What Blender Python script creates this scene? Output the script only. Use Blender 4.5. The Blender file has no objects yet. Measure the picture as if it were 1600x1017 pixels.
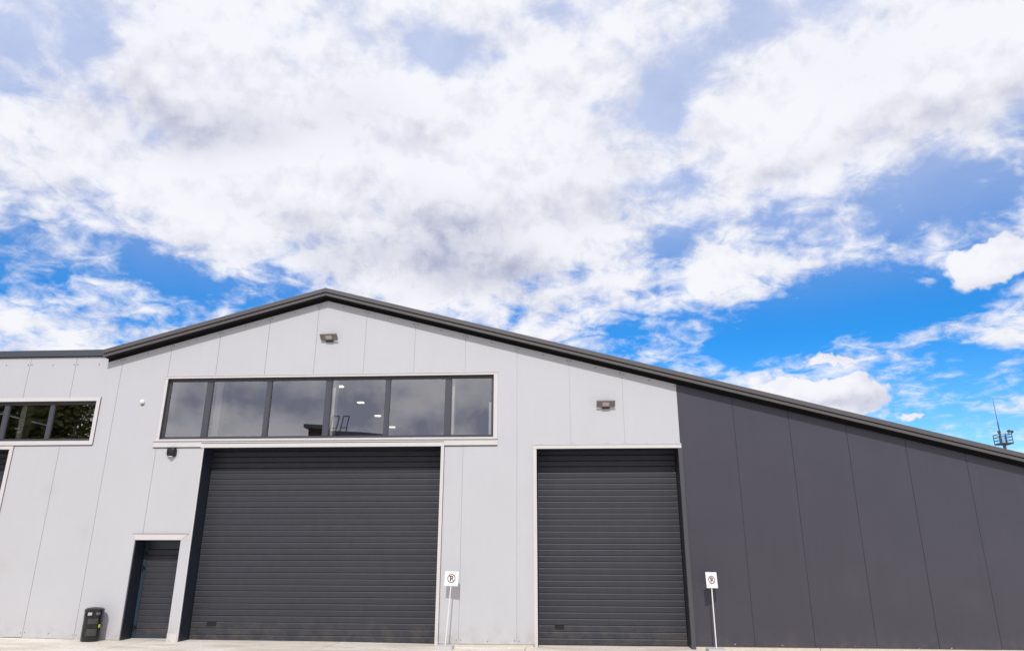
import bpy, bmesh, math, random
from mathutils import Matrix, Vector
R = math.radians
random.seed(7)
scn = bpy.context.scene

# ------------------------------------------------------------------ camera
cam_d = bpy.data.cameras.new("camera")
cam = bpy.data.objects.new("camera", cam_d)
scn.collection.objects.link(cam)
cam_d.sensor_width = 36.0
cam_d.lens = 24.975
cam_d.clip_start = 0.05
cam_d.clip_end = 3000
cam.matrix_world = (Matrix.Translation((0, -15.9886, 1.7089)) @ Matrix.Rotation(R(3.7995), 4, 'Z')
                    @ Matrix.Rotation(R(90 + 18.0968), 4, 'X') @ Matrix.Rotation(R(0.183), 4, 'Z'))
scn.camera = cam

# ------------------------------------------------------------------ exposure
SUN_EL, SUN_AZ = 44.5, 1.0          # degrees; the sun stands behind the photographer
vs = scn.view_settings
vs.view_transform = 'Standard'
vs.look = 'None'
vs.gamma = 1.0
vs.exposure = 0.0
vs.use_curve_mapping = False
scn.cycles.use_denoising = True
scn.cycles.max_bounces = 6
scn.cycles.diffuse_bounces = 3

# ------------------------------------------------------------------ world: Nishita sky with a broken cloud layer
world = bpy.data.worlds.new("World")
scn.world = world
world.use_nodes = True
NT = world.node_tree
NT.nodes.clear()


class S:
    """a socket with arithmetic, to write node graphs as formulas"""
    def __init__(s, sock, tree): s.k = sock; s.t = tree
    def _m(s, op, *a, clamp=False):
        n = s.t.nodes.new('ShaderNodeMath'); n.operation = op; n.use_clamp = clamp
        for i, v in enumerate((s,) + a):
            if isinstance(v, S): s.t.links.new(v.k, n.inputs[i])
            else: n.inputs[i].default_value = v
        return S(n.outputs[0], s.t)
    def __add__(s, o): return s._m('ADD', o)
    __radd__ = __add__
    def __sub__(s, o): return s._m('SUBTRACT', o)
    def __mul__(s, o): return s._m('MULTIPLY', o)
    __rmul__ = __mul__
    def __truediv__(s, o): return s._m('DIVIDE', o)
    def exp(s): return s._m('EXPONENT')
    def max(s, o): return s._m('MAXIMUM', o)
    def min(s, o): return s._m('MINIMUM', o)
    def clamp(s): return s._m('ADD', 0.0, clamp=True)
    def smooth(s, a, b):
        n = s.t.nodes.new('ShaderNodeMapRange'); n.interpolation_type = 'SMOOTHSTEP'
        s.t.links.new(s.k, n.inputs[0]); n.inputs[1].default_value = a; n.inputs[2].default_value = b
        return S(n.outputs[0], s.t)


def vmath(t, op, a, b=None, scale=None):
    n = t.nodes.new('ShaderNodeVectorMath'); n.operation = op
    for i, v in enumerate((a, b)):
        if v is None: continue
        if hasattr(v, 'is_linked') or hasattr(v, 'links'): t.links.new(v, n.inputs[i])
        else: n.inputs[i].default_value = v
    if scale is not None: n.inputs['Scale'].default_value = scale
    return n.outputs['Value'] if op in ('DOT_PRODUCT', 'LENGTH') else n.outputs['Vector']


def noise(t, vec, scale, detail=6, rough=0.55, dist=0.0, lac=2.0, color=False):
    n = t.nodes.new('ShaderNodeTexNoise')
    t.links.new(vec, n.inputs['Vector'])
    n.inputs['Scale'].default_value = scale; n.inputs['Detail'].default_value = detail
    n.inputs['Roughness'].default_value = rough; n.inputs['Distortion'].default_value = dist
    n.inputs['Lacunarity'].default_value = lac
    return n.outputs['Color'] if color else S(n.outputs[0], t)


# cloud layout by compass direction: azimuth (0 = +Y, clockwise), elevation, half widths, tilt (all degrees), weight
HOLE = [(22.1,17.3,6.4,2.6,0,1.25),(26.9,17.5,4.3,2.7,-10,0.9),(28.8,11.9,6.3,2.6,3,0.75),(29.2,7.9,5.4,1.9,10,0.5),(13.3,14.8,7.6,2.0,6,0.85),(6.4,17.5,5.5,1.5,12,0.55),(27.0,23.2,7.5,1.8,5,0.6),(33.7,23.6,3.1,2.1,3,0.6),(19.4,24.9,3.6,1.4,5,0.45),(14.7,18.7,5.2,1.1,-1,0.4),(-29.8,19.5,4.7,1.5,-5,0.89),(-33.6,20.5,2.8,1.3,-18,0.52),(-23.4,19.9,3.3,1.0,-3,0.52),(-36.6,17.4,5.3,1.8,1,0.3),(-43.4,32.5,4.1,3.5,49,0.8),(-38.9,33.0,1.9,1.6,51,0.5),(-40.9,19.6,3.5,2.5,14,0.37),(-10.7,39.7,3.6,1.8,-20,0.85),(1.8,42.2,2.8,1.3,-4,0.75),(12.6,36.7,2.8,2.7,35,0.75),(8.5,33.5,1.4,3.3,-47,0.7),(10.3,34.5,1.7,1.2,-8,0.4),(10.4,28.5,2.7,1.5,13,0.6),(19.4,39.1,4.7,1.5,5,0.65),(10.5,23.8,2.9,0.8,9,0.55),(4.5,35.3,1.5,1.2,-5,0.4),(28.2,29.7,2.0,0.8,-2,0.35),(-0.5,22.1,3.1,1.0,-1,0.35)]
FILL = [(197,11,28,8,0,1.3),(-24.6,29.5,15.0,6.5,11,0.8),(-0.9,31.2,8.5,6.8,-1,0.7),(21.5,32.5,8.6,3.5,1,0.75),(32.9,31.2,6.8,3.6,-1,0.8),(-8.3,23.6,8.7,3.1,2,0.7),(14.0,22.0,5.2,1.2,5,0.6),(-37.2,14.2,4.4,1.5,9,0.25),(31.9,14.5,2.8,1.5,-10,0.5),(21.2,20.9,2.2,0.7,1,0.55),(26.5,14.6,2.4,0.5,-8,0.3),(-12.9,35.6,7.3,4.2,6,0.4)]
GREY = [(-152.0,11.0,1.1,1.4,0,1.2),(-155.3,11.9,2.5,1.0,0,1.4),(-159.4,11.7,2.1,1.4,0,1.5),(-163.8,11.6,2.2,2.0,0,1.5),(-168.7,10.0,2.3,1.0,0,1.3),(-167.3,13.2,1.3,0.7,0,0.9),(-173.4,10.2,2.0,1.2,0,1.5),(-174.4,13.5,1.0,0.6,0,1.0),(-150.8,9.0,1.0,0.4,0,0.7),(-30.9,30.3,5.9,2.0,10,0.75),(-8.4,25.4,3.8,2.4,-23,1.0),(-15.5,23.5,6.5,1.7,5,0.8),(-18.0,33.7,5.2,2.3,8,0.35),(-4.9,21.9,6.2,1.3,1,0.75),(25.8,29.0,8.9,1.3,3,0.4),(8.1,35.4,1.9,5.1,-37,0.3),(-23.6,25.3,5.1,1.0,-1,0.3),(1.9,27.1,6.1,1.5,-2,0.3)]
BASE = [(20.4,10.8,4.7,0.6,-5,0.75),(23.0,10.9,1.6,0.6,-5,0.4),(32.2,17.8,2.5,0.6,-12,0.6)]
CUM = [(31.5,19.3,1.9,1.3,-8,1.1),(33.8,19.3,1.7,1.6,-14,1.1),(18.2,11.8,2.7,1.2,-5,1.1),(22.2,11.7,2.4,1.1,-5,1.1),(20.4,11.0,3.9,0.9,-5,0.8),(21.2,14.0,2.6,0.4,-6,0.75),(25.7,9.5,1.4,0.3,-5,0.7)]


def blob(d, az, el, sa, se, rot, amp):
    az, el, rot = R(az), R(el), R(rot)
    c = Vector((math.sin(az) * math.cos(el), math.cos(az) * math.cos(el), math.sin(el)))
    r = Vector((math.cos(az), -math.sin(az), 0)); u = r.cross(c)
    r2 = r * math.cos(rot) + u * math.sin(rot); u2 = u * math.cos(rot) - r * math.sin(rot)
    a = S(vmath(NT, 'DOT_PRODUCT', d, r2 / math.sin(R(sa))), NT)
    b = S(vmath(NT, 'DOT_PRODUCT', d, u2 / math.sin(R(se))), NT)
    return ((a * a + b * b) * -1.0).exp() * amp


def total(items):
    s = items[0]
    for i in items[1:]: s = s + i
    return s


tc = NT.nodes.new('ShaderNodeTexCoord')
d0 = tc.outputs['Generated']
sep = NT.nodes.new('ShaderNodeSeparateXYZ'); NT.links.new(d0, sep.inputs[0])
dx, dy, dz = (S(sep.outputs[i], NT) for i in range(3))
den = dz.max(0.0) + 0.16
comb = NT.nodes.new('ShaderNodeCombineXYZ')
NT.links.new((dx / den).k, comb.inputs[0]); NT.links.new((dy / den).k, comb.inputs[1])
P = comb.outputs[0]                                   # position on a level cloud deck
wv = vmath(NT, 'SUBTRACT', noise(NT, d0, 6.0, 4, 0.6, color=True), (0.5, 0.5, 0.5))
dw = vmath(NT, 'ADD', d0, vmath(NT, 'SCALE', wv, scale=0.11))       # warped direction: ragged cloud borders

wf = vmath(NT, 'SUBTRACT', noise(NT, d0, 24.0, 3, 0.6, color=True), (0.5, 0.5, 0.5))
dc = vmath(NT, 'ADD', d0, vmath(NT, 'SCALE', wf, scale=0.048))      # finer warp for the cumulus heads
dv = vmath(NT, 'ADD', d0, vmath(NT, 'SCALE', wf, scale=0.022))
dv_up = vmath(NT, 'ADD', dv, (0.0, -0.008, 0.020))                  # the same field a little higher: light comes from above
n_big = noise(NT, P, 1.1, 2, 0.5)
n_mid = noise(NT, P, 3.0, 6, 0.62, dist=0.3)
n_alt = noise(NT, P, 11.0, 4, 0.6, dist=0.5)
n_fin = noise(NT, dv, 11.0, 7, 0.58)
n_up = noise(NT, dv_up, 11.0, 4, 0.55)
puff = (n_fin - 0.5) * 2.3 + (n_mid - 0.5) * 1.3 + (n_alt - 0.5) * 2.0
layout = total([blob(dw, *b) for b in FILL]) - total([blob(dw, *b) for b in HOLE])
dens = (puff + (n_big - 0.5) * 0.4 + layout + 0.36).smooth(-0.36, 0.70)
veil = dz.smooth(0.26, 0.56) * 0.62 * (n_mid * 0.9 + 0.55)      # thin high cloud, thicker overhead
cum_f = total([blob(dc, *b) for b in CUM]) + (n_fin - 0.5) * 0.8
cum = cum_f.smooth(0.34, 0.58)
alpha = dens.max(cum).min(1.0)
# grey undersides where the cloud is thick, and the shaded lower side of every head
under = (n_up - n_fin) * 2.3
shade = total([blob(dw, *b) for b in GREY]) * ((n_fin - 0.5) * -1.0 + under * 0.4 + 0.8).max(0.0) * 0.8 + (n_big - 0.5).max(0.0) * 0.6 + ((n_mid - 0.5) * -1.1 + under * 0.75 + 0.06).max(0.0)
shade = (shade * (cum * -0.75 + 1.0) + (total([blob(dc, *b) for b in BASE]) + (under + 0.03).max(0.0)) * cum * 0.6).clamp()

sky = NT.nodes.new('ShaderNodeTexSky')
sky.sky_type = 'NISHITA'
sky.sun_disc = False
sky.sun_elevation = R(SUN_EL)
sky.sun_rotation = R(180 + SUN_AZ)
sky.altitude = 200
sky.air_density = 1.0
sky.dust_density = 0.0
sky.ozone_density = 3.0
hsv = NT.nodes.new('ShaderNodeHueSaturation')
hsv.inputs['Saturation'].default_value = 1.48
hsv.inputs['Hue'].default_value = 0.506
hsv.inputs['Value'].default_value = 1.1
NT.links.new(sky.outputs[0], hsv.inputs['Color'])


def mixc(t, f, a, b):
    n = t.nodes.new('ShaderNodeMix'); n.data_type = 'RGBA'
    if isinstance(f, S): t.links.new(f.k, n.inputs[0])
    else: n.inputs[0].default_value = f
    for i, v in ((6, a), (7, b)):
        if hasattr(v, 'links'): t.links.new(v, n.inputs[i])
        else: n.inputs[i].default_value = (*v, 1)
    return n.outputs[2]


cloud = mixc(NT, shade, (6.2, 6.22, 6.6), (2.95, 3.12, 4.15))
bg = NT.nodes.new('ShaderNodeBackground')
bg.inputs['Strength'].default_value = 0.15
NT.links.new(mixc(NT, alpha, mixc(NT, veil, hsv.outputs[0], (5.5, 5.9, 7.2)), cloud), bg.inputs['Color'])
wo = NT.nodes.new('ShaderNodeOutputWorld')
NT.links.new(bg.outputs[0], wo.inputs['Surface'])
world.cycles.sampling_method = 'NONE'

# ------------------------------------------------------------------ sun
sun_d = bpy.data.lights.new("sun", 'SUN')
sun_d.energy = 2.8
sun_d.angle = R(0.53)
sun_d.color = (1.0, 0.955, 0.90)
sun = bpy.data.objects.new("sun", sun_d)
scn.collection.objects.link(sun)
sun.rotation_euler = (R(90 - SUN_EL), 0, R(-SUN_AZ))
sun.location = (0, -30, 40)

# ------------------------------------------------------------------ materials
MATS = {}


def mat(name, col, rough=0.5, metal=0.0, var=0.0, vscale=3.0, bump=0.0, bscale=40.0, spec=0.5, streak=0.0, emit=None, coat=0.0):
    m = bpy.data.materials.new(name); m.use_nodes = True
    t = m.node_tree; b = t.nodes['Principled BSDF']
    b.inputs['Base Color'].default_value = (*col, 1)
    b.inputs['Roughness'].default_value = rough
    b.inputs['Metallic'].default_value = metal
    b.inputs['Specular IOR Level'].default_value = spec
    b.inputs['Coat Weight'].default_value = coat
    if emit:
        b.inputs['Emission Color'].default_value = (*col, 1); b.inputs['Emission Strength'].default_value = emit
    g = t.nodes.new('ShaderNodeNewGeometry')
    if var or streak:
        f = None
        if var:
            f = (noise(t, g.outputs['Position'], vscale, 8, 0.6) - 0.5) * (2.2 * var)
        if streak:
            mp = t.nodes.new('ShaderNodeMapping'); t.links.new(g.outputs['Position'], mp.inputs[0])
            mp.inputs['Scale'].default_value = (9, 9, 0.35)
            q = (noise(t, mp.outputs[0], 1.0, 6, 0.6) - 0.5) * (2 * streak)
            f = q if f is None else f + q
        f = f + 1.0
        t.links.new(vmath(t, 'SCALE', tuple(col)), b.inputs['Base Color'])
        n = b.inputs['Base Color'].links[0].from_node
        t.links.new(f.k, n.inputs['Scale'])
    if bump:
        bn = t.nodes.new('ShaderNodeBump'); bn.inputs['Distance'].default_value = 0.01
        bn.inputs['Strength'].default_value = bump
        t.links.new(noise(t, g.outputs['Position'], bscale, 5, 0.6).k, bn.inputs['Height'])
        t.links.new(bn.outputs[0], b.inputs['Normal'])
    MATS[name] = m
    return m


mat('panel_light', (0.512, 0.514, 0.535), 0.40, var=0.035, vscale=0.9, bump=0.09, bscale=1.6, streak=0.022)
mat('panel_dark', (0.053, 0.050, 0.065), 0.38, var=0.12, vscale=0.9, bump=0.09, bscale=1.6, streak=0.08)
mat('trim_light', (0.61, 0.59, 0.585), 0.35, var=0.05, vscale=5, streak=0.03)
mat('trim_dark', (0.075, 0.072, 0.082), 0.38, var=0.05)
mat('fascia', (0.10, 0.092, 0.092), 0.38, var=0.08, vscale=2.0)
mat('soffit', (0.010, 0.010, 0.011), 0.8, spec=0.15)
mat('flashing_blue', (0.065, 0.07, 0.088), 0.4, var=0.05)
mat('slat', (0.0345, 0.0365, 0.046), 0.5, var=0.16, vscale=5, bump=0.12, bscale=120, spec=0.4, streak=0.10)
mat('leaf_frame', (0.028, 0.045, 0.066), 0.4, var=0.05)
mat('navy', (0.022, 0.026, 0.04), 0.45, var=0.06)
mat('brown_frame', (0.075, 0.066, 0.06), 0.4)
mat('window_frame', (0.062, 0.064, 0.082), 0.4)
mat('black', (0.008, 0.008, 0.009), 0.45)
mat('rubber', (0.02, 0.02, 0.02), 0.8)
mat('screw', (0.30, 0.29, 0.29), 0.4, metal=0.6)
mat('interior', (0.05, 0.05, 0.055), 0.9)
mat('interior_column', (0.72, 0.68, 0.56), 0.6)
mat('lamp_glow', (1.0, 0.9, 0.72), 0.5, emit=2.2)
mat('roof_sheet', (0.11, 0.11, 0.12), 0.45, var=0.05)
mat('white_plate', (0.80, 0.79, 0.80), 0.35, var=0.02)
mat('white_plastic', (0.78, 0.77, 0.75), 0.4)
mat('pole', (0.72, 0.71, 0.70), 0.35)
mat('sign_red', (0.22, 0.05, 0.035), 0.5)
mat('sign_black', (0.03, 0.02, 0.02), 0.5)
mat('slab_concrete', (0.52, 0.50, 0.49), 0.85, var=0.15, vscale=9, bump=0.3, bscale=60)
mat('plinth', (0.60, 0.55, 0.45), 0.9, var=0.16, vscale=6, bump=0.3, bscale=50)
mat('bin_black', (0.011, 0.011, 0.012), 0.24, var=0.2, vscale=12)
mat('bin_grey', (0.05, 0.05, 0.052), 0.3, var=0.2, vscale=10)
mat('sticker', (0.62, 0.72, 0.02), 0.5)
mat('flood_body', (0.19, 0.17, 0.16), 0.45)
mat('flood_led', (0.5, 0.45, 0.43), 0.3)
mat('mast_steel', (0.05, 0.075, 0.10), 0.5)
mat('mast_pole', (0.22, 0.22, 0.20), 0.6)
mat('brick_brown', (0.075, 0.05, 0.038), 0.85, var=0.2, vscale=2)
mat('bark', (0.045, 0.036, 0.027), 0.9, var=0.3, vscale=8)
mat('leaf', (0.10, 0.115, 0.03), 0.6, var=0.35, vscale=1.5)



def grime(name, col, z_top, amount, spots=(), chips=None):
    """dust thrown up along the foot of the wall, a few round smudges, chipped paint at the bottom edge"""
    t = MATS[name].node_tree; b = t.nodes['Principled BSDF']; src = b.inputs['Base Color'].links[0].from_socket
    g = t.nodes.new('ShaderNodeNewGeometry'); sp = t.nodes.new('ShaderNodeSeparateXYZ'); t.links.new(g.outputs['Position'], sp.inputs[0])
    x, z = S(sp.outputs[0], t), S(sp.outputs[2], t)
    f = z.smooth(z_top, 0.0) * noise(t, g.outputs['Position'], 4.0, 8, 0.7).smooth(0.38, 0.75) * amount
    for cx, cz, r, a in spots:
        u, w = (x - cx) * (1 / r), (z - cz) * (1 / r)
        f = f + ((u * u + w * w) * -1.0).exp() * noise(t, g.outputs['Position'], 6.0, 4, 0.6) * a
    out = mixc(t, f.clamp(), src, col)
    if chips:
        out = mixc(t, z.smooth(0.10, 0.03) * noise(t, g.outputs['Position'], 13.0, 3, 0.6).smooth(0.66, 0.70), out, chips)
    t.links.new(out, b.inputs['Base Color'])


grime('panel_light', (0.36, 0.33, 0.28), 0.55, 0.55, [(-11.71, 3.15, .16, .28), (-10.69, 2.25, .17, .22), (-12.5, 1.5, .22, .3), (-2.0, 3.4, .12, .1)])
grime('panel_dark', (0.16, 0.15, 0.14), 0.4, 0.28, [(6.0, 1.2, .3, .12), (8.3, .9, .3, .12)], chips=(0.62, 0.60, 0.56))
grime('slat', (0.13, 0.11, 0.09), 0.6, 0.5)
grime('trim_light', (0.38, 0.33, 0.26), 0.35, 0.7)

# glass: a coated pane, part mirror, part clear
gm = bpy.data.materials.new('glass'); gm.use_nodes = True
t = gm.node_tree; t.nodes.clear()
lw = t.nodes.new('ShaderNodeFresnel'); lw.inputs[0].default_value = 1.5
fac = (S(lw.outputs[0], t) * 1.2 + 0.29).clamp()
gl = t.nodes.new('ShaderNodeBsdfGlossy'); gl.inputs['Roughness'].default_value = 0.0
gl.inputs['Color'].default_value = (0.93, 0.92, 0.93, 1)
gn = t.nodes.new('ShaderNodeNewGeometry')
bn = t.nodes.new('ShaderNodeBump'); bn.inputs['Strength'].default_value = 0.05; bn.inputs['Distance'].default_value = 0.02
t.links.new(noise(t, gn.outputs['Position'], 0.9, 2, 0.4).k, bn.inputs['Height'])
t.links.new(bn.outputs[0], gl.inputs['Normal'])
tr = t.nodes.new('ShaderNodeBsdfTransparent'); tr.inputs['Color'].default_value = (0.82, 0.84, 0.83, 1)
mx = t.nodes.new('ShaderNodeMixShader'); out = t.nodes.new('ShaderNodeOutputMaterial')
t.links.new(fac.k, mx.inputs[0]); t.links.new(tr.outputs[0], mx.inputs[1]); t.links.new(gl.outputs[0], mx.inputs[2])
t.links.new(mx.outputs[0], out.inputs[0])
MATS['glass'] = gm

# concrete yard
cm = mat('concrete', (0.5, 0.46, 0.41), 0.85)
t = cm.node_tree; b = t.nodes['Principled BSDF']
g = t.nodes.new('ShaderNodeNewGeometry')
mp = t.nodes.new('ShaderNodeMapping'); t.links.new(g.outputs['Position'], mp.inputs[0]); mp.inputs['Scale'].default_value = (0.5, 1.6, 1)
c1 = mixc(t, noise(t, mp.outputs[0], 1.4, 7, 0.62).smooth(0.35, 0.68), (0.78, 0.735, 0.66), (0.60, 0.51, 0.42))
c2 = mixc(t, noise(t, g.outputs['Position'], 14, 6, 0.7).smooth(0.45, 0.8), c1, (0.5, 0.45, 0.4))
t.links.new(c2, b.inputs['Base Color'])
bn = t.nodes.new('ShaderNodeBump'); bn.inputs['Strength'].default_value = 0.3; bn.inputs['Distance'].default_value = 0.01
t.links.new(noise(t, g.outputs['Position'], 35, 6, 0.7).k, bn.inputs['Height']); t.links.new(bn.outputs[0], b.inputs['Normal'])
mat('joint', (0.11, 0.10, 0.09), 0.95)
mat('earth', (0.16, 0.15, 0.12), 0.95, var=0.3, vscale=0.3)


# ------------------------------------------------------------------ mesh helpers
class MB:
    def __init__(s): s.v = []; s.f = []
    def poly(s, pts):
        i = len(s.v); s.v += [tuple(p) for p in pts]; s.f.append(tuple(range(i, i + len(pts)))); return s
    def hexa(s, p):
        i = len(s.v); s.v += [tuple(q) for q in p]
        for f in ((0, 3, 2, 1), (4, 5, 6, 7), (0, 1, 5, 4), (1, 2, 6, 5), (2, 3, 7, 6), (3, 0, 4, 7)):
            s.f.append(tuple(i + k for k in f))
        return s
    def box(s, x0, x1, y0, y1, z0, z1):
        return s.hexa([(x0, y0, z0), (x1, y0, z0), (x1, y1, z0), (x0, y1, z0), (x0, y0, z1), (x1, y0, z1), (x1, y1, z1), (x0, y1, z1)])
    def prism_y(s, pts, y0, y1):
        """polygon in XZ (ccw seen from -Y) run from y0 back to y1"""
        n = len(pts); i = len(s.v)
        s.v += [(x, y0, z) for x, z in pts] + [(x, y1, z) for x, z in pts]
        s.f.append(tuple(i + k for k in range(n))); s.f.append(tuple(i + n + k for k in reversed(range(n))))
        for k in range(n):
            k2 = (k + 1) % n; s.f.append((i + k, i + n + k, i + n + k2, i + k2))
        return s
    def prism_x(s, pts, x0, x1):
        """polygon in YZ run along x"""
        n = len(pts); i = len(s.v)
        s.v += [(x0, y, z) for y, z in pts] + [(x1, y, z) for y, z in pts]
        s.f.append(tuple(i + k for k in range(n))); s.f.append(tuple(i + n + k for k in reversed(range(n))))
        for k in range(n):
            k2 = (k + 1) % n; s.f.append((i + k, i + n + k, i + n + k2, i + k2))
        return s
    def tube(s, p0, p1, r0, r1=None, n=10, cap=True):
        r1 = r0 if r1 is None else r1
        p0, p1 = Vector(p0), Vector(p1); d = (p1 - p0).normalized()
        a = d.orthogonal().normalized(); b_ = d.cross(a); i = len(s.v)
        for p, r in ((p0, r0), (p1, r1)):
            for k in range(n):
                w = 2 * math.pi * k / n; s.v.append(tuple(p + a * (r * math.cos(w)) + b_ * (r * math.sin(w))))
        for k in range(n):
            k2 = (k + 1) % n; s.f.append((i + k, i + k2, i + n + k2, i + n + k))
        if cap:
            s.f.append(tuple(i + k for k in reversed(range(n)))); s.f.append(tuple(i + n + k for k in range(n)))
        return s
    def lathe(s, prof, cx, cy, n=28, a0=0.0, a1=2 * math.pi):
        full = abs(a1 - a0 - 2 * math.pi) < 1e-6; m = n if full else n + 1; i = len(s.v)
        for r, z in prof:
            for k in range(m):
                w = a0 + (a1 - a0) * k / n; s.v.append((cx + r * math.cos(w), cy + r * math.sin(w), z))
        for j in range(len(prof) - 1):
            for k in range(n):
                k2 = (k + 1) % m if full else k + 1
                s.f.append((i + j * m + k, i + j * m + k2, i + (j + 1) * m + k2, i + (j + 1) * m + k))
        return s
    def build(s, name, material, parent=None, smooth=False, bevel=0.0):
        me = bpy.data.meshes.new(name); me.from_pydata(s.v, [], s.f); me.update()
        bm = bmesh.new(); bm.from_mesh(me); bmesh.ops.recalc_face_normals(bm, faces=bm.faces)
        if bevel:
            bmesh.ops.bevel(bm, geom=[e for e in bm.edges if e.is_manifold and e.calc_face_angle(0) > 0.5], offset=bevel, segments=2, affect='EDGES', profile=0.5)
        bm.to_mesh(me); bm.free()
        me.materials.append(MATS[material])
        if smooth:
            for p in me.polygons: p.use_smooth = True
            me.set_sharp_from_angle(angle=R(35))
        o = bpy.data.objects.new(name, me); scn.collection.objects.link(o)
        if parent is not None: o.parent = parent
        return o


def local(parent_loc, o):
    """bring a mesh written in world coordinates under a parent that is not at the origin"""
    for v in o.data.vertices: v.co -= Vector(parent_loc)


def empty(name, loc=(0, 0, 0)):
    o = bpy.data.objects.new(name, None); scn.collection.objects.link(o); o.location = loc
    o.empty_display_size = 0.2
    return o


def tag(o, label=None, cat=None, group=None, kind=None):
    if label: o['label'] = label
    if cat: o['category'] = cat
    if group: o['group'] = group
    if kind: o['kind'] = kind
    return o


# ------------------------------------------------------------------ the ground
def gz(x):
    """yard level along the facade: it rises a little towards the left"""
    pts = [(-60, 0.06), (-12.5, 0.045), (-10.3, 0.012), (-8.2, -0.012), (-5.0, -0.02), (-2.6, -0.045), (60, -0.045)]
    for (xa, za), (xb, zb) in zip(pts, pts[1:]):
        if xa <= x <= xb: return za + (zb - za) * (x - xa) / (xb - xa)
    return pts[0][1] if x < pts[0][0] else pts[-1][1]


m = MB(); L = 1500
m.poly([(-L, -L, -0.3), (L, -L, -0.3), (L, L, -0.3), (-L, L, -0.3)])
tag(m.build('ground', 'earth'), kind='structure')
m = MB()
xs = [-60, -30, -20, -16, -12.5, -10.3, -8.2, -5, -2.6, 0, 5, 12, 30, 60]
for xa, xb in zip(xs, xs[1:]):
    m.poly([(xa, -40, gz(xa) - 0.03), (xb, -40, gz(xb) - 0.03), (xb, 0.6, gz(xb) - 0.03), (xa, 0.6, gz(xa) - 0.03)])
yard = tag(m.build('concrete_yard', 'joint'), kind='structure')
jx = [-60, -34, -29, -24.0, -19.2, -15.0, -10.895, -8.905, -4.805, -0.75, 3.4, 7.6, 11.8, 16, 20.5, 25, 30, 60]
jy = [-40, -30, -22, -17.0, -12.6, -8.4, -4.2, 0.6]
for xa, xb in zip(jx, jx[1:]):
    for ya, yb in zip(jy, jy[1:]):
        g_ = 0.006; x0, x1, y0, y1 = xa + g_, xb - g_, ya + g_, yb - g_
        cuts = sorted({x0, x1} | {c for c in xs if x0 < c < x1})
        m = MB(); dzz = random.uniform(-.003, .003)
        for ca, cb in zip(cuts, cuts[1:]):
            za, zb = gz(ca) + dzz, gz(cb) + dzz
            m.poly([(ca, y0, za), (cb, y0, zb), (cb, y1, zb), (ca, y1, za)])
            m.poly([(ca, y0, za), (cb, y0, zb), (cb, y0, zb - .03), (ca, y0, za - .03)])
        for c in (x0, x1):
            z = gz(c) + dzz; m.poly([(c, y0, z), (c, y1, z), (c, y1, z - .03), (c, y0, z - .03)])
        m.build('slab', 'concrete', yard)

# ------------------------------------------------------------------ the warehouse
WH = empty('warehouse', (0, 0, 0))
tag(WH, 'warehouse with pale and charcoal wall panels under a dark gabled roof', 'building')
AX, AZ, SL, SR = -5.563, 7.655, 0.2764, 0.265        # ridge and the two roof slopes (line where the wall meets the eaves)
XL, XR, XC = -10.87, 14.6, 2.68                      # left eave end, right end, change of panel colour
DEPTH = 26.0
WING_L = -19.0
WING_Z = 6.328


def J(x): return AZ - SL * (AX - x) if x < AX else AZ - SR * (x - AX)


seams = [WING_L, -17.7, -16.5, -15.28, -14.06, -12.852, -11.681, -10.507, -9.33, -8.150, -6.958, -5.769, -4.574, -3.370, -2.159, -0.942, 0.266, 1.469, XC,
         3.899, 5.093, 6.301, 7.508, 8.712, 9.915, 11.12, 12.33, 13.53, XR]
OPEN = {'gable_window': (-9.295, -1.478, 4.31, 5.755), 'door_big': (-8.178, -2.657, -1, 4.103), 'door_person': (-9.46, -8.178, -1, 2.065),
        'door_mid': (-0.503, 2.628, -1, 4.03), 'wing_window': (-15.4, -10.98, 4.29, 5.235), 'door_wing': (-16.6, -12.895, -1, 4.097)}


def top(x): return WING_Z + 0.04 if x < XL else J(x) + 0.05


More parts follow.
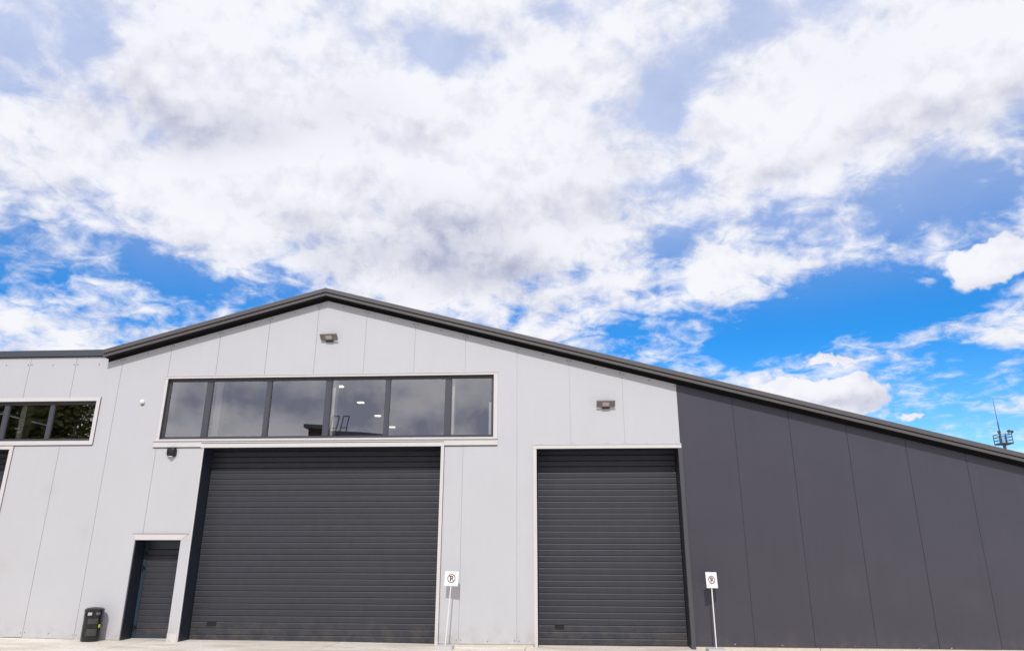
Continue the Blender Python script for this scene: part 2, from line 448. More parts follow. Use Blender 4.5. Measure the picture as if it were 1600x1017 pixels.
def wall_panels():
    for a, b_ in zip(seams, seams[1:]):
        xa, xb = a + 0.0038, b_ - 0.0038
        cuts = sorted({xa, xb} | {c for o in OPEN.values() for c in o[:2] if xa < c < xb} | {c for c in (AX, XL) if xa < c < xb})
        cells = []
        for ca, cb in zip(cuts, cuts[1:]):
            mid = (ca + cb) / 2
            blk = sorted((o[2], o[3]) for o in OPEN.values() if o[0] <= mid <= o[1])
            z = 0.012 + (max(0.0, gz(mid) - 0.005) if mid < -9.4 else 0.0); spans = []
            for z0, z1 in blk:
                if z0 > z + 0.001: spans.append((z, z0))
                z = max(z, z1)
            spans.append((z, None))
            for s_ in spans: cells.append([ca, cb, s_[0], s_[1]])
        groups = []
        for c in cells:                                # cells of a column that touch are one panel
            hit = [g_ for g_ in groups if any(abs(q[1] - c[0]) < 1e-6 and q[2] < (c[3] or 99) and (q[3] or 99) > c[2] for q in g_)]
            new = [c]
            for g_ in hit: new += g_; groups.remove(g_)
            groups.append(new)
        for g_ in groups:
            m = MB(); dy_ = random.uniform(-0.0015, 0.0015)
            for ca, cb, z0, z1 in g_:
                e = 1e-4
                za, zb = (z1, z1) if z1 else (top(ca + e), top(cb - e))
                m.poly([(ca, dy_, z0), (cb, dy_, z0), (cb, dy_, zb), (ca, dy_, za)])
                if ca == xa: m.poly([(ca, dy_, z0), (ca, dy_, za), (ca, .03, za), (ca, .03, z0)])
                if cb == xb:
                    m.poly([(cb, dy_, z0), (cb, dy_, zb), (cb, .03, zb), (cb, .03, z0)])
                    m.poly([(cb, .015, z0), (cb + .011, .015, z0), (cb + .011, .015, zb), (cb, .015, zb)])
                if z0 < .3: m.poly([(ca, dy_, z0), (cb, dy_, z0), (cb, .06, z0), (ca, .06, z0)])
            p = m.build('wall_panel', 'panel_light' if b_ <= XC + .01 else 'panel_dark', WH)
            if b_ > XC + .01: p['label'] = 'charcoal wall panel'


wall_panels()

# concrete plinth under the panels, between the doors
pl = None
for x0, x1 in ((WING_L, -16.7), (-12.8, -9.5), (-2.58, -0.59), (2.72, 5.178), (5.19, 9.35), (9.362, XR)):
    m = MB(); n = max(1, int((x1 - x0) / 1.0))
    z1 = 0.008 if x0 > -9.6 else 0.006
    m.box(x0, x1, 0.012, 0.3, -0.2, z1 + (0.03 if x0 < -12 else 0))
    m.build('plinth', 'plinth', WH)

# other sides of the building
m = MB()
m.poly([(WING_L, 0.0, -.2), (WING_L, DEPTH, -.2), (WING_L, DEPTH, WING_Z), (WING_L, 0.0, WING_Z)])
m.poly([(WING_L, DEPTH, -.2), (XR, DEPTH, -.2), (XR, DEPTH, J(XR)), (AX, DEPTH, AZ), (XL, DEPTH, J(XL)), (WING_L, DEPTH, WING_Z)])
m.build('rear_wall', 'panel_light', WH)
m = MB(); m.poly([(XR, 0.0, -.2), (XR, DEPTH, -.2), (XR, DEPTH, J(XR) + .05), (XR, 0.0, J(XR) + .05)])
m.build('side_wall', 'panel_dark', WH)

# main roof: slab, two-step fascia, dark soffit and the flashing that closes the wall
EO = 0.24
SOF, TOP = 0.068, 0.242
XRE = XR + 0.25


def band(m, h0, h1, y0, y1, xl=XL, xr=XRE):
    pts_b = [(xl, J(xl) + h0), (AX, AZ + h0), (xr, J(xr) + h0)]
    pts_t = [(xr, J(xr) + h1), (AX, AZ + h1), (xl, J(xl) + h1)]
    m.prism_y([pts_b[0], pts_b[1], pts_t[1], pts_t[2]], y0, y1)
    m.prism_y([pts_b[1], pts_b[2], pts_t[0], pts_t[1]], y0, y1)
    return m


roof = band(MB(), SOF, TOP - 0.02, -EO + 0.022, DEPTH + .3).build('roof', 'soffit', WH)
band(MB(), TOP - 0.019, TOP - 0.004, -EO + 0.022, DEPTH + .3).build('roof_sheet', 'roof_sheet', roof)
band(MB(), TOP - 0.097, TOP, -EO - 0.03, -EO + 0.0215, XL - 0.01, XRE + 0.01).build('fascia_upper', 'fascia', roof)
band(MB(), SOF - 0.006, TOP - 0.113, -EO, -EO + 0.0215, XL - 0.004, XRE + 0.004).build('fascia_lower', 'fascia', roof)
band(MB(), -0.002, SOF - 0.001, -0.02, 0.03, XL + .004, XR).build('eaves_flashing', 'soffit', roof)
# wing roof
m = MB(); m.box(WING_L - .1, XL - 0.012, -0.012, DEPTH, WING_Z + 0.03, WING_Z + 0.15)
wr = m.build('wing_roof', 'roof_sheet', WH)
MB().box(WING_L - .12, XL - 0.012, -0.05, -0.013, WING_Z + 0.012, WING_Z + 0.168).build('edge_flashing', 'flashing_blue', wr)
MB().box(WING_L - .12, XL - 0.012, -0.028, -0.004, WING_Z - 0.004, WING_Z + 0.011).build('edge_shadow_strip', 'soffit', wr)  # black strip standing in for the thin shadow line below the flashing
m = MB(); m.poly([(XL, 0, 5.9), (XL, DEPTH, 5.9), (XL, DEPTH, J(XL) + .1), (XL, 0, J(XL) + .1)]); m.build('wing_closure', 'panel_light', wr)

# interior seen dimly through the panes
it = MB()
it.poly([(WING_L + .1, 9, 0), (XR - .1, 9, 0), (XR - .1, 9, J(XR) + .12), (AX, 9, AZ + .12), (XL, 9, J(XL) + .12), (XL, 9, WING_Z + .1), (WING_L + .1, 9, WING_Z + .1)])
it.poly([(WING_L + .1, .5, 0.0), (XR - .1, .5, 0.0), (XR - .1, 9, 0.0), (WING_L + .1, 9, 0.0)])
inter = it.build('interior_wall', 'interior', WH)
for k in range(4):
    y = 2.0 + 2.05 * k
    MB().box(-5.85, -5.67, y, y + .13, 5.99, 6.02).build('ceiling_light', 'lamp_glow', inter)
for x, hw, zt_ in ((-8.09, .08, 6.1), (-5.295, .035, 6.1), (-2.45, .03, 6.1), (-1.56, .045, 5.15)):
    MB().box(x - hw, x + hw, .2, .42, 4.2, zt_).build('column', 'interior_column', inter)
MB().box(-12.98, -12.84, .2, .42, 4.2, 6.1).build('column', 'interior_column', inter)


def rect_frame(m, x0, x1, z0, z1, w, y0, y1, wb=None):
    wb = w if wb is None else wb
    m.box(x0, x1, y0, y1, z1 - w, z1); m.box(x0, x1, y0, y1, z0, z0 + wb)
    m.box(x0, x0 + w, y0, y1, z0 + wb, z1 - w); m.box(x1 - w, x1, y0, y1, z0 + wb, z1 - w)
    return m


def window(key, mull, trim_w, label):
    x0, x1, z0, z1 = OPEN[key]
    w = rect_frame(MB(), x0 + .004, x1 - .004, z0 + .004, z1 - .004, 0.045, 0.075, 0.135, wb=0.05).build('window', 'window_frame', WH)
    w['label'] = label
    rv = MB()                                           # lining of the opening
    rv.box(x0 - .03, x0 + .002, 0.004, 0.2, z0, z1); rv.box(x1 - .002, x1 + .03, 0.004, 0.2, z0, z1)
    rv.box(x0 - .03, x1 + .03, 0.004, 0.2, z1 - .002, z1 + .03); rv.box(x0 - .03, x1 + .03, 0.004, 0.2, z0 - .03, z0 + .002)
    rv.build('lining', 'brown_frame', w)
    edges = [x0 + .049]
    for a, b_ in mull:
        MB().box(a, b_, 0.07, 0.14, z0 + .054, z1 - .049).build('mullion', 'window_frame', w)
        edges += [a, b_]
    edges.append(x1 - .049)
    for a, b_ in zip(edges[::2], edges[1::2]):
        m = MB(); za, zb = z0 + .054, z1 - .049; tw = random.uniform(-.0035, .0035); tz = random.uniform(-.003, .003)
        m.poly([(a, .105 + tw + tz, za), (b_, .105 - tw + tz, za), (b_, .105 - tw - tz, zb), (a, .105 + tw - tz, zb)])
        m.build('pane', 'glass', w)
        bead = rect_frame(MB(), a, b_, za, zb, 0.012, .085, .1); bead.build('bead', 'brown_frame', w)
    return w


gw = window('gable_window', [(-8.352, -8.212), (-6.886, -6.78), (-5.456, -5.33), (-4.026, -3.926), (-2.612, -2.480)], 0.07,
            'long six-pane window under the gable')
x0, x1, z0, z1 = OPEN['gable_window']
m = MB(); m.box(x0 - .085, x1 + .093, -.02, -.002, z1, z1 + .07); m.box(x0 - .085, x1 + .093, -.034, -.02, z1 + .052, z1 + .07)
m.build('head_trim', 'trim_light', gw)
MB().box(x1, x1 + .09, -.017, -.002, z0 - .03, z1 - .001).build('side_trim', 'trim_light', gw)
MB().box(x0 - .06, x0, -.014, -.002, z0 - .03, z1 - .001).build('side_trim', 'trim_light', gw)
sl = MB(); sl.box(-9.409, -1.38, -.022, -.002, 4.122, 4.258)
sl.prism_x([(.07, 4.31), (-.05, 4.282), (-.05, 4.258), (-.0225, 4.2581), (.07, 4.262)], -9.412, -1.377)
sl.build('sill', 'trim_light', gw)
MB().box(-9.405, -8.262, -.02, -.003, 4.105, 4.1205).build('sill_shadow_strip', 'soffit', gw)  # sill's shadow as solid black strips, one either side of the door head
MB().box(-2.585, -1.384, -.02, -.003, 4.105, 4.1205).build('sill_shadow_strip', 'soffit', gw)

ww = window('wing_window', [(-14.42, -14.30), (-13.315, -13.195), (-12.165, -12.06)], 0.08, 'strip window of the low left wing')
x0, x1, z0, z1 = OPEN['wing_window']
rect_frame(MB(), x0 - .09, x1 + .09, z0 - .1, z1 + .09, .088, -.02, -.002, wb=.098).build('trim', 'trim_light', ww)
MB().box(x0 - .09, x1 + .09, -.016, -.002, z0 - .115, z0 - .1005).build('sill_shadow_strip', 'soffit', ww)  # shadow under the lower trim, put in as a black strip
MB().box(x1 + .0905, x1 + .104, -.012, -.002, z0 - .1, z1 + .09).build('trim_gap', 'trim_dark', ww)

PITCH = 0.1285
REC = 0.45
slat_cache = {}


def slat_mesh(w):
    """one rib of a sectional door, width w, with an undercut foot and a bevelled head"""
    if w not in slat_cache:
        prof = [(0.03, 0.0), (0.0, 0.0), (0.0, PITCH - 0.033), (0.0035, PITCH - 0.021), (0.013, PITCH - 0.008), (0.03, PITCH - 0.007)]
        m = MB().prism_x(prof, 0, w)
        o = m.build('slat', 'slat'); slat_cache[w] = o.data; bpy.data.objects.remove(o)
    return slat_cache[w]


def sectional_door(key, label, handle=None, z_first=0.105):
    x0, x1, zb, zt = OPEN[key]
    zb = min(gz(x0), gz(x1)) - 0.02
    m = MB(); m.box(x0 + .004, x1 - .004, REC + .031, REC + .07, zb, zt)
    dr = m.build('roller_door', 'slat', WH); dr['label'] = label
    rv = MB(); rv.box(x0 - .03, x0, 0.004, REC + .08, zb, zt); rv.box(x1, x1 + .03, 0.004, REC + .08, zb, zt); rv.box(x0 - .03, x1 + .03, 0.004, REC + .08, zt, zt + .04)
    rv.build('lining', 'navy', dr)
    w = round(x1 - x0 - 0.02, 3); me = slat_mesh(w)
    z = z_first - PITCH; k = 0
    while z + PITCH < zt + 0.02:
        o = bpy.data.objects.new('slat', me); scn.collection.objects.link(o); o.parent = dr
        o.location = (x0 + .01, REC + random.uniform(-.0012, .0012), z); o.rotation_euler = (R(random.gauss(0, .45)), R(random.gauss(0, .012)), 0)
        z += PITCH; k += 1
    MB().box(x0 + .01, x1 - .01, REC - .004, REC + .03, zb, z_first - PITCH + .001).build('bottom_seal', 'rubber', dr)
    if handle:
        a, b_, c, d_ = handle
        h = rect_frame(MB(), a, b_, c, d_, .012, REC - .012, REC + .002).build('handle', 'black', dr)
        MB().box(a + .012, b_ - .012, REC - .003, REC + .001, c + .012, d_ - .012).build('handle_recess', 'black', h)
    return dr


d1 = sectional_door('door_big', 'wide charcoal sectional door below the gable window', (-7.80, -7.60, .275, .36))
x0, x1, _, zt = OPEN['door_big']
MB().box(x0 - .075, x1 + .07, -.034, -.0225, zt, zt + .092).build('head_trim', 'trim_light', d1)
MB().box(x0 - .07, x1 + .065, -.026, -.0222, zt + .0925, zt + .108).build('head_shadow_strip', 'soffit', d1)  # painted shadow line between sill and head trim, a thin black bar
m = MB(); m.box(x1 + .0005, x1 + .07, -.03, -.002, -.07, zt - .0005); m.build('jamb_trim', 'trim_light', d1)
MB().box(x1 + .0705, x1 + .08, -.008, -.002, -.03, zt - .001).build('jamb_gap', 'trim_dark', d1)
MB().box(x0 - .028, x0 - .0005, -.026, -.002, -.04, zt - .0005).build('jamb_trim', 'trim_light', d1)

d2 = sectional_door('door_mid', 'narrower charcoal sectional door beside the charcoal wall', (-0.155, 0.04, .275, .355), 0.103)
x0, x1, _, zt = OPEN['door_mid']
m = MB(); m.box(x0 - .075, XC + .02, -.03, -.002, zt, zt + .1); m.box(x0 - .075, XC + .02, -.042, -.03, zt + .085, zt + .1)
m.build('head_trim', 'trim_light', d2)
MB().box(x0 - .075, x0 - .0005, -.026, -.002, -.09, zt - .0005).build('jamb_trim', 'trim_light', d2)
MB().box(x1 + .0005, x1 + .085, -.03, -.002, -.1, zt - .0005).build('jamb_trim', 'trim_dark', d2)

d3 = sectional_door('door_wing', 'sectional door of the low left wing')
x0, x1, _, zt = OPEN['door_wing']
MB().box(x0 - .09, x1 + .09, -.02, -.002, zt, zt + .075).build('head_trim', 'trim_light', d3)
MB().box(x1 + .0005, x1 + .09, -.018, -.002, .02, zt - .0005).build('jamb_trim', 'trim_light', d3)
MB().box(x1 + .0905, x1 + .10, -.01, -.002, .02, zt + .075).build('jamb_gap', 'trim_dark', d3)

# personnel door
x0, x1, _, zt = OPEN['door_person']; x1 = -8.425
zb = -0.03; PR = 0.40
pd = MB().box(x0 + .004, x1 - .004, PR + .03, PR + .07, zb, zt).build('personnel_door', 'leaf_frame', WH)
pd['label'] = 'narrow charcoal personnel door'
rv = MB(); rv.box(x0 - .03, x0, 0.004, PR + .08, zb, zt); rv.box(x1, x1 + .03, 0.004, PR + .08, zb, zt - .001); rv.box(x0 - .03, x1 + .03, 0.004, PR + .08, zt, zt + .04)
rv.build('lining', 'navy', pd)
rect_frame(MB(), x0 + .005, x1 - .005, 0.012, zt - .005, .075, PR, PR + .03).build('leaf', 'leaf_frame', pd)
w = round(x1 - x0 - 0.17, 3); me = slat_mesh(w); z = 0.088
while z + PITCH < zt - .07:
    o = bpy.data.objects.new('slat', me); scn.collection.objects.link(o); o.parent = pd; o.location = (x0 + .085, PR + .004, z); z += PITCH
MB().box(x0 + .005, x1 - .005, PR - .02, PR + .03, -.03, .010).build('threshold', 'slab_concrete', pd)
for hz in (0.24, 1.02, 1.475, 1.78)[::1]:
    if hz == 1.02: continue
    m = MB(); m.box(x0 + .012, x0 + .085, PR - .022, PR - .001, hz - .02, hz + .02); m.tube((x0 + .03, PR - .028, hz - .07), (x0 + .03, PR - .028, hz + .055), .014)
    m.build('hinge', 'black', pd)
hd = MB(); hd.box(x1 - .075, x1 - .03, PR - .012, PR - .001, .93, 1.13); hd.tube((x1 - .052, PR - .01, 1.05), (x1 - .052, PR - .06, 1.05), .009); hd.tube((x1 - .045, PR - .06, 1.05), (x1 - .17, PR - .06, 1.05), .009)
hd.build('handle', 'black', pd)
m = MB(); m.prism_y([(x0, zt), (x1 + .003, zt), (x1 + .16, zt + .125), (x0 - .085, zt + .125)], -.026, -.002); m.build('head_trim', 'trim_light', pd)
MB().box(x0 - .085, x1 + .16, -.03, -.002, zt + .1255, zt + .132).build('head_flash', 'brown_frame', pd)
px = -8.209
MB().hexa([(x1 + .001, -.022, .165), (px, -.022, .165), (px, .004, .165), (x1 + .001, .004, .165),
           (x1 + .005, -.022, zt - .001), (px, -.022, zt - .001), (px, .004, zt - .001), (x1 + .005, .004, zt - .001)]).build('door_post', 'panel_light', pd)
MB().hexa([(x1 + .005, -.021, zt), (px, -.021, zt), (px, .004, zt), (x1 + .005, .004, zt),
           (x1 + .165, -.021, zt + .125), (px, -.021, zt + .125), (px, .004, zt + .125), (x1 + .165, .004, zt + .125)]).build('door_post_head', 'panel_light', pd)
MB().box(x1 - .003, px, -.028, .004, -.05, .162).build('post_foot', 'trim_light', pd)
MB().box(x0 - .022, x0 - .0005, -.012, -.002, -.02, zt - .001).build('jamb_trim', 'trim_dark', pd)

# screw heads along the eaves, the base and the trims: too small to pick apart
m = MB()


def screw(x, z, r=0.017, y=-.002):
    m.tube((x, y, z), (x, y - .008, z), r, r * .7, n=8)


for a, b_ in zip(seams, seams[1:]):
    for x in (a + .045, (a + b_) / 2, b_ - .045):
        if x > XC: continue
        screw(x, (J(x) - .062 if x > XL else WING_Z - .185) + random.uniform(-.008, .008))
        if not any(o[0] - .1 < x < o[1] + .1 and o[2] < 0 for o in OPEN.values()): screw(x, .075 + max(0, gz(x)) * 2 + random.uniform(-.01, .01), .012)
for x in (-4.6, -3.0, -.4, .3, 1.1, 1.42, 1.5, 1.95, 2.3, 2.6): screw(x, (4.137 if x > -.6 else 5.832) + random.uniform(0, .004), .011)
sc = m.build('screws', 'screw', WH); sc['kind'] = 'stuff'


# ------------------------------------------------------------------ lamps and sensor on the wall
def floodlight(loc, label, yaw):
    r = empty('floodlight', loc); tag(r, label, 'floodlight', 'floodlights on the gable wall'); r.rotation_euler.z = yaw
    w = .208
    def tilt(m_, x0_, x1_, a, b_, t0, t1):
        # plate from foot (y=-.05,z=0) leaning out to (y=-.17,z=.115)
        f0, f1 = Vector((0, -.045, -.005)), Vector((0, -.175, .112)); dv = f1 - f0; nv = Vector((0, dv.z, -dv.y)).normalized()
        P_ = lambda x, s_, q: tuple(Vector((x, 0, 0)) + f0 + dv * s_ + nv * q)
        return m_.hexa([P_(x0_, a, t0), P_(x1_, a, t0), P_(x1_, a, t1), P_(x0_, a, t1), P_(x0_, b_, t0), P_(x1_, b_, t0), P_(x1_, b_, t1), P_(x0_, b_, t1)])
    h = tilt(MB(), -w, w, 0, 1, 0, .03).build('housing', 'flood_body', r)
    tilt(MB(), -.075, .075, .22, .8, -.003, .001).build('led_panel', 'flood_led', h)
    for k in range(9):
        x = -.16 + .04 * k; tilt(MB(), x - .004, x + .004, .1, .9, .03, .05).build('fin', 'flood_body', h)
    m_ = MB(); m_.box(-.09, .09, -.012, 0, -.028, .03); m_.box(-.09, -.08, -.06, -.012, -.022, .02); m_.box(.08, .09, -.06, -.012, -.022, .02); m_.box(-.09, .09, -.062, -.05, -.026, -.004)
    m_.build('bracket', 'black', r)
    return r


floodlight((-5.43, -.002, 6.635), 'small grey floodlight high under the roof ridge', R(-4))
floodlight((1.07, -.002, 4.95), 'small grey floodlight above the narrower door', R(1))

r = empty('wall_lamp', (-8.925, -.002, 4.0)); tag(r, 'rounded black wall lamp beside the wide door', 'wall lamp')
m = MB(); prof = []
for k in range(24):
    w_ = 2 * math.pi * k / 24; c, s_ = math.cos(w_), math.sin(w_)
    e = 0.5; prof.append((math.copysign(abs(c) ** e, c), math.copysign(abs(s_) ** e, s_)))
i0 = 0
rings = [(.105, .0), (.108, -.03), (.1, -.075), (.08, -.1), (.05, -.108)]
for rr, yy in rings: m.v += [(rr * a, yy, rr * b_ * .95 + (.0 if yy > -.05 else .012)) for a, b_ in prof]
for j in range(len(rings) - 1):
    for k in range(24): m.f.append((j * 24 + k, j * 24 + (k + 1) % 24, (j + 1) * 24 + (k + 1) % 24, (j + 1) * 24 + k))
m.f.append(tuple(4 * 24 + k for k in range(24)))
m.build('housing', 'black', r, smooth=True)
m = MB(); m.lathe([(0.0, -.088), (.045, -.09), (.05, -.1), (.0, -.104)], 0, -.055, 16); m.build('lens', 'white_plastic', r, smooth=True)

r = empty('wall_sensor', (-9.835, -.002, 5.195)); tag(r, 'small round white sensor left of the gable window', 'sensor')
m = MB(); m.tube((0, 0, 0), (0, -.05, 0), .056, .054, 20); m.tube((0, -.05, 0), (0, -.075, 0), .05, .03, 20); m.build('housing', 'white_plastic', r, smooth=True)
MB().box(-.03, .03, -.02, 0, -.075, -.045).build('cable_gland', 'flood_body', r)


# ------------------------------------------------------------------ no-parking signs
def sign(foot, head, width, height, yaw, roll, label):
    """foot = pole foot, head = centre of the plate"""
    F, H = Vector(foot), Vector(head)
    r = empty('no_parking_sign', (F.x, F.y, gz(F.x))); tag(r, label, 'sign', 'no-parking signs on concrete feet'); z0 = gz(F.x)
    m_ = MB(); m_.hexa([(-.19, -.19, 0), (.17, -.19, 0), (.17, .17, 0), (-.19, .17, 0), (-.18, -.18, .068), (.16, -.18, .068), (.16, .16, .068), (-.18, .16, .068)])
    m_.build('foot_slab', 'slab_concrete', r, bevel=.006)
    L_ = H - Vector((F.x, F.y, z0))
    MB().tube((0, 0, .05), tuple(L_ * (1 + .4 * height / L_.z)), .013, n=12).build('post', 'pole', r, smooth=True)
    M = Matrix.Translation(L_) @ Matrix.Rotation(-math.atan2(L_.y, L_.z), 4, 'X') @ Matrix.Rotation(yaw, 4, 'Z') @ Matrix.Translation((0, -.016, 0)) @ Matrix.Rotation(roll, 4, 'Y')
    def place(o): o.data.transform(M); return o
    pw, ph = width / 2, height / 2
    pt = MB(); pt.box(-pw, pw, -.006, -.002, -ph, ph); plate = place(pt.build('plate', 'white_plate', r, bevel=.0015))
    def arc(m2, r0, r1, a0, a1, n, cx=0, cz=0, y=-.0075):
        for k in range(n):
            p, q = a0 + (a1 - a0) * k / n, a0 + (a1 - a0) * (k + 1) / n
            m2.poly([(cx + r0 * math.cos(p), y, cz + r0 * math.sin(p)), (cx + r1 * math.cos(p), y, cz + r1 * math.sin(p)),
                     (cx + r1 * math.cos(q), y, cz + r1 * math.sin(q)), (cx + r0 * math.cos(q), y, cz + r0 * math.sin(q))])
        return m2
    u = width / .29
    place(arc(MB(), .070 * u, .086 * u, 0, 2 * math.pi, 40, 0, .005).build('ring', 'sign_red', r))
    g2 = MB(); g2.poly([(-.030 * u, -.0085, -.048 * u), (-.008 * u, -.0085, -.048 * u), (-.008 * u, -.0085, .058 * u), (-.030 * u, -.0085, .058 * u)])
    arc(g2, .013 * u, .033 * u, -math.pi / 2, math.pi / 2, 12, .004 * u, .025 * u, -.0087)
    for zc in (.0485 * u, .0015 * u): g2.poly([(-.01 * u, -.0086, zc - .0085 * u), (.005 * u, -.0086, zc - .0085 * u), (.005 * u, -.0086, zc + .0085 * u), (-.01 * u, -.0086, zc + .0085 * u)])
    place(g2.build('letter', 'sign_black', r))
    s2 = MB(); a = .053 * u; b2 = .005 * u
    s2.poly([(-a - b2, -.0095, a - b2 + .005), (-a + b2, -.0095, a + b2 + .005), (a + b2, -.0095, -a + b2 + .005), (a - b2, -.0095, -a - b2 + .005)])
    place(s2.build('slash', 'sign_red', r))
    m_ = MB(); m_.box(-.03, .03, .0, .022, ph * .5 - .01, ph * .5 + .01); m_.box(-.03, .03, .0, .022, -ph * .5 - .01, -ph * .5 + .01); place(m_.build('clamp', 'pole', r))
    return r


sign((-2.375, -.40, 0), (-2.302, -.235, 1.290), .295, .292, R(-6), R(2.5), 'tilted white no-parking sign in front of the pale wall')
sign((3.04, -.42, 0), (3.062, -.30, 1.290), .268, .308, R(24), R(-1), 'upright white no-parking sign in front of the charcoal wall')

# ------------------------------------------------------------------ litter bin
bx, by = -9.985, -.245
bz = gz(bx)
r = empty('litter_bin', (bx, by, bz)); tag(r, 'black round litter bin with a yellow sticker by the narrow door', 'litter bin')
MB().lathe([(0, 0.003), (.165, .003), (.18, .02), (.182, .10), (.176, .105), (.176, .265), (.184, .27), (.184, .335), (.178, .34), (.178, .465), (.186, .47), (.186, .50), (.15, .50), (.15, .1), (0, .1)], 0, 0, 32).build('body', 'bin_black', r, smooth=True)
for z0_, z1_ in ((.112, .258), (.347, .458)):
    for k in range(4):
        a = R(-57.5 - 32 + 90 * k); MB().lathe([(.178, z0_), (.1835, z0_ + .004), (.1835, z1_ - .004), (.178, z1_)], 0, 0, 10, a, a + R(64)).build('side_panel', 'bin_grey', r, smooth=True)
for c_, h_ in ((0, 12), (90, 40), (180, 12), (270, 40)):
    a = R(-57.5 + c_ - h_); MB().lathe([(.155, .5), (.186, .5), (.186, .6), (.155, .6), (.155, .5)], 0, 0, 8, a, a + R(2 * h_)).build('lid_post', 'bin_black', r)
MB().lathe([(.155, .578), (.187, .578), (.187, .601), (.155, .601), (.155, .578)], 0, 0, 32).build('lid_rim', 'bin_black', r, smooth=True)
MB().lathe([(0, .60), (.188, .60), (.194, .615), (.19, .635), (.15, .662), (.08, .672), (.06, .665), (0, .665)], 0, 0, 32).build('lid', 'bin_black', r, smooth=True)
a = R(-12); MB().lathe([(.186, .275), (.1885, .28), (.1885, .33), (.186, .335)], 0, 0, 6, a - R(8), a + R(8)).build('sticker', 'sticker', r)

# ------------------------------------------------------------------ lighting mast far behind the roof
YD = 80.0
mx_, my_, mz_ = .5982 * YD, YD - 15.99, 1.709 + .1470 * YD
r = empty('lighting_mast', (mx_, my_, -.2)); tag(r, 'distant lighting mast with railed platform and whip antenna', 'mast')
mz = mz_ + .2
MB().tube((0, 0, 0), (0, 0, mz), .28, .16, 12).build('pole', 'mast_pole', r, smooth=True)
W = .62
m = MB(); m.box(-W, W, -.6, .6, mz - .02, mz + .14); m.build('platform', 'mast_steel', r)
for z_ in (.42, .75, 1.05):
    for y_ in (-.6, .6): MB().tube((-W, y_, mz + z_), (W, y_, mz + z_), .03, n=6).build('rail', 'mast_steel', r)
    for x_ in (-W, W): MB().tube((x_, -.6, mz + z_), (x_, .6, mz + z_), .03, n=6).build('rail', 'mast_steel', r)
for x_ in (-W, 0, W):
    for y_ in (-.6, .6): MB().tube((x_, y_, mz), (x_, y_, mz + 1.1), .045, n=6).build('rail_post', 'mast_steel', r)
for x_, z_ in ((-W - .08, 1.28), (.3, 1.36), (W, 1.3)):
    m = MB(); m.tube((x_, -.55, mz + z_), (x_, -.8, mz + z_ - .06), .09, .16, 14); h = m.build('lamp_head', 'mast_steel', r, smooth=True)
    MB().tube((x_, -.6, mz + 1.0), (x_, -.6, mz + z_), .035, n=6).build('lamp_arm', 'mast_steel', h)
MB().tube((-.2, 0, mz), (-.2, 0, mz + 2.4), .075, .06, 8).build('antenna_mount', 'mast_steel', r)
MB().tube((-.2, 0, mz + 2.4), (-.2, 0, mz + 5.0), .035, .02, 6).build('antenna', 'mast_steel', r)

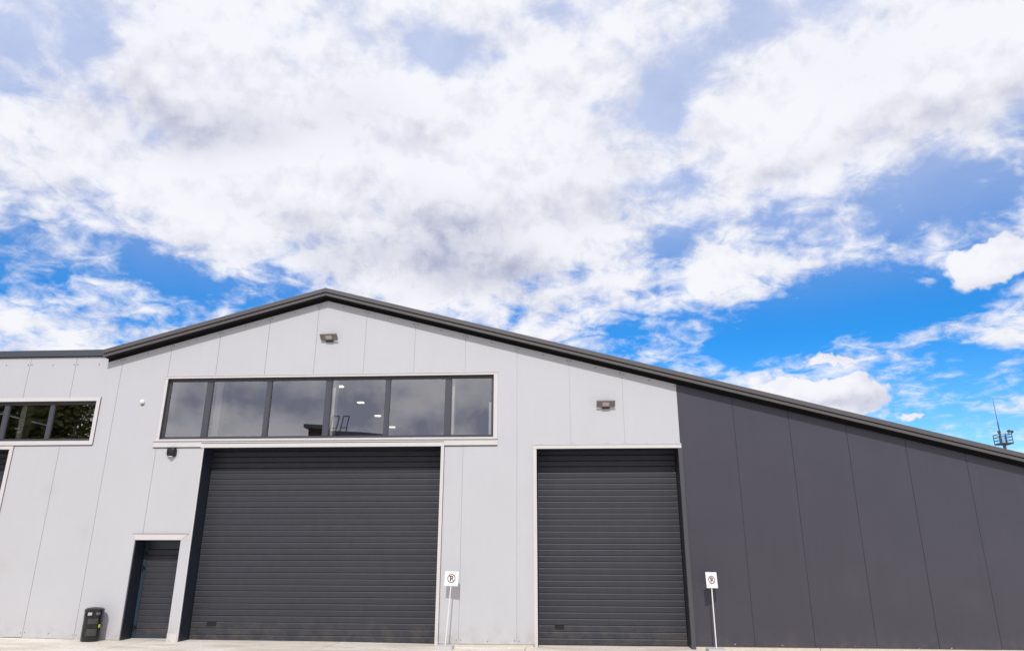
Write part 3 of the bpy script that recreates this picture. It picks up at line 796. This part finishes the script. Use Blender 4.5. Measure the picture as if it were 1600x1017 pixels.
# ------------------------------------------------------------------ what the panes mirror: a brown hall across the yard and trees
r = empty('brown_hall', (-6, -34, -.75)); tag(r, 'brown flat-roofed hall mirrored in the gable window', 'building')
m = MB(); m.prism_y([(-11, .4), (22, .4), (22, 8.6), (14, 9.3), (2, 9.75), (-2, 9.8), (-11, 10.5)], -14, 4); m.build('wall', 'brick_brown', r)
m = MB(); m.prism_y([(-11.3, 10.5), (-2, 9.8), (2, 9.75), (14, 9.3), (22.3, 8.6), (22.3, 8.85), (14, 9.55), (2, 10.0), (-2, 10.05), (-11.3, 10.75)], -14.2, 4.2); m.build('roof', 'roof_sheet', r)
for x_ in (-9.6, -8.9):
    m = MB()
    for q in (0, .42): m.tube((x_ + q, 3.6, 10.1), (x_ + q + .12, 3.2, 11.7), .035, n=6)
    m.tube((x_ + .12, 3.2, 11.7), (x_ + .54, 3.2, 11.7), .035, n=6); m.tube((x_ + .07, 3.4, 10.9), (x_ + .49, 3.4, 10.9), .03, n=6)
    m.build('roof_ladder', 'mast_steel', r)
for k in range(6):
    f_ = MB().box(-9 + 5 * k, -6.5 + 5 * k, 4.0, 4.06, 3.0, 5.2).build('window', 'window_frame', r)
    MB().box(-8.9 + 5 * k, -6.6 + 5 * k, 4.061, 4.07, 3.1, 5.1).build('pane', 'black', f_)


def tree(loc, h, rad, label, seed):
    rn = random.Random(seed)
    r_ = empty('tree', loc); tag(r_, label, 'tree', 'trees mirrored in the wing window')
    m_ = MB(); m_.tube((0, 0, 0), (.1, 0, h * .55), .32, .16, 10)
    tips = []
    for k in range(12):
        a_ = rn.uniform(0, 6.28); z_ = h * rn.uniform(.22, .5); e = Vector((math.cos(a_) * rad * rn.uniform(.4, .8), math.sin(a_) * rad * rn.uniform(.4, .8), z_ + h * rn.uniform(.12, .4)))
        m_.tube((.05, 0, z_), tuple(e), .11, .03, 6); tips.append(e)
    m_.build('trunk', 'bark', r_, smooth=True)
    c = MB()
    clumps = [(Vector((rn.gauss(0, rad * .45), rn.gauss(0, rad * .45), h * rn.uniform(.3, .95))), rad * rn.uniform(.2, .42)) for _ in range(60)] + [(e, rad * .35) for e in tips]
    for ce, cr in clumps:
        for _ in range(230):
            q = Vector((rn.gauss(0, 1), rn.gauss(0, 1), rn.gauss(0, .8))); q = ce + q.normalized() * cr * rn.uniform(.3, 1.05)
            a_ = Vector((rn.gauss(0, 1), rn.gauss(0, 1), rn.gauss(0, 1))).normalized(); b2 = a_.orthogonal().normalized(); s_ = rn.uniform(.14, .27)
            c.poly([tuple(q - a_ * s_), tuple(q + b2 * s_ * .5), tuple(q + a_ * s_), tuple(q - b2 * s_ * .5)])
    c.build('crown', 'leaf', r_)


tree((-29.5, -20, -.1), 13.5, 5.0, 'leafy tree mirrored in the right pane of the wing window', 1)
tree((-36.5, -25, -.1), 15.0, 5.5, 'leafy tree mirrored in the middle of the wing window', 2)
tree((-40, -16, -.1), 12.0, 5.0, 'leafy tree mirrored in the left of the wing window', 3)
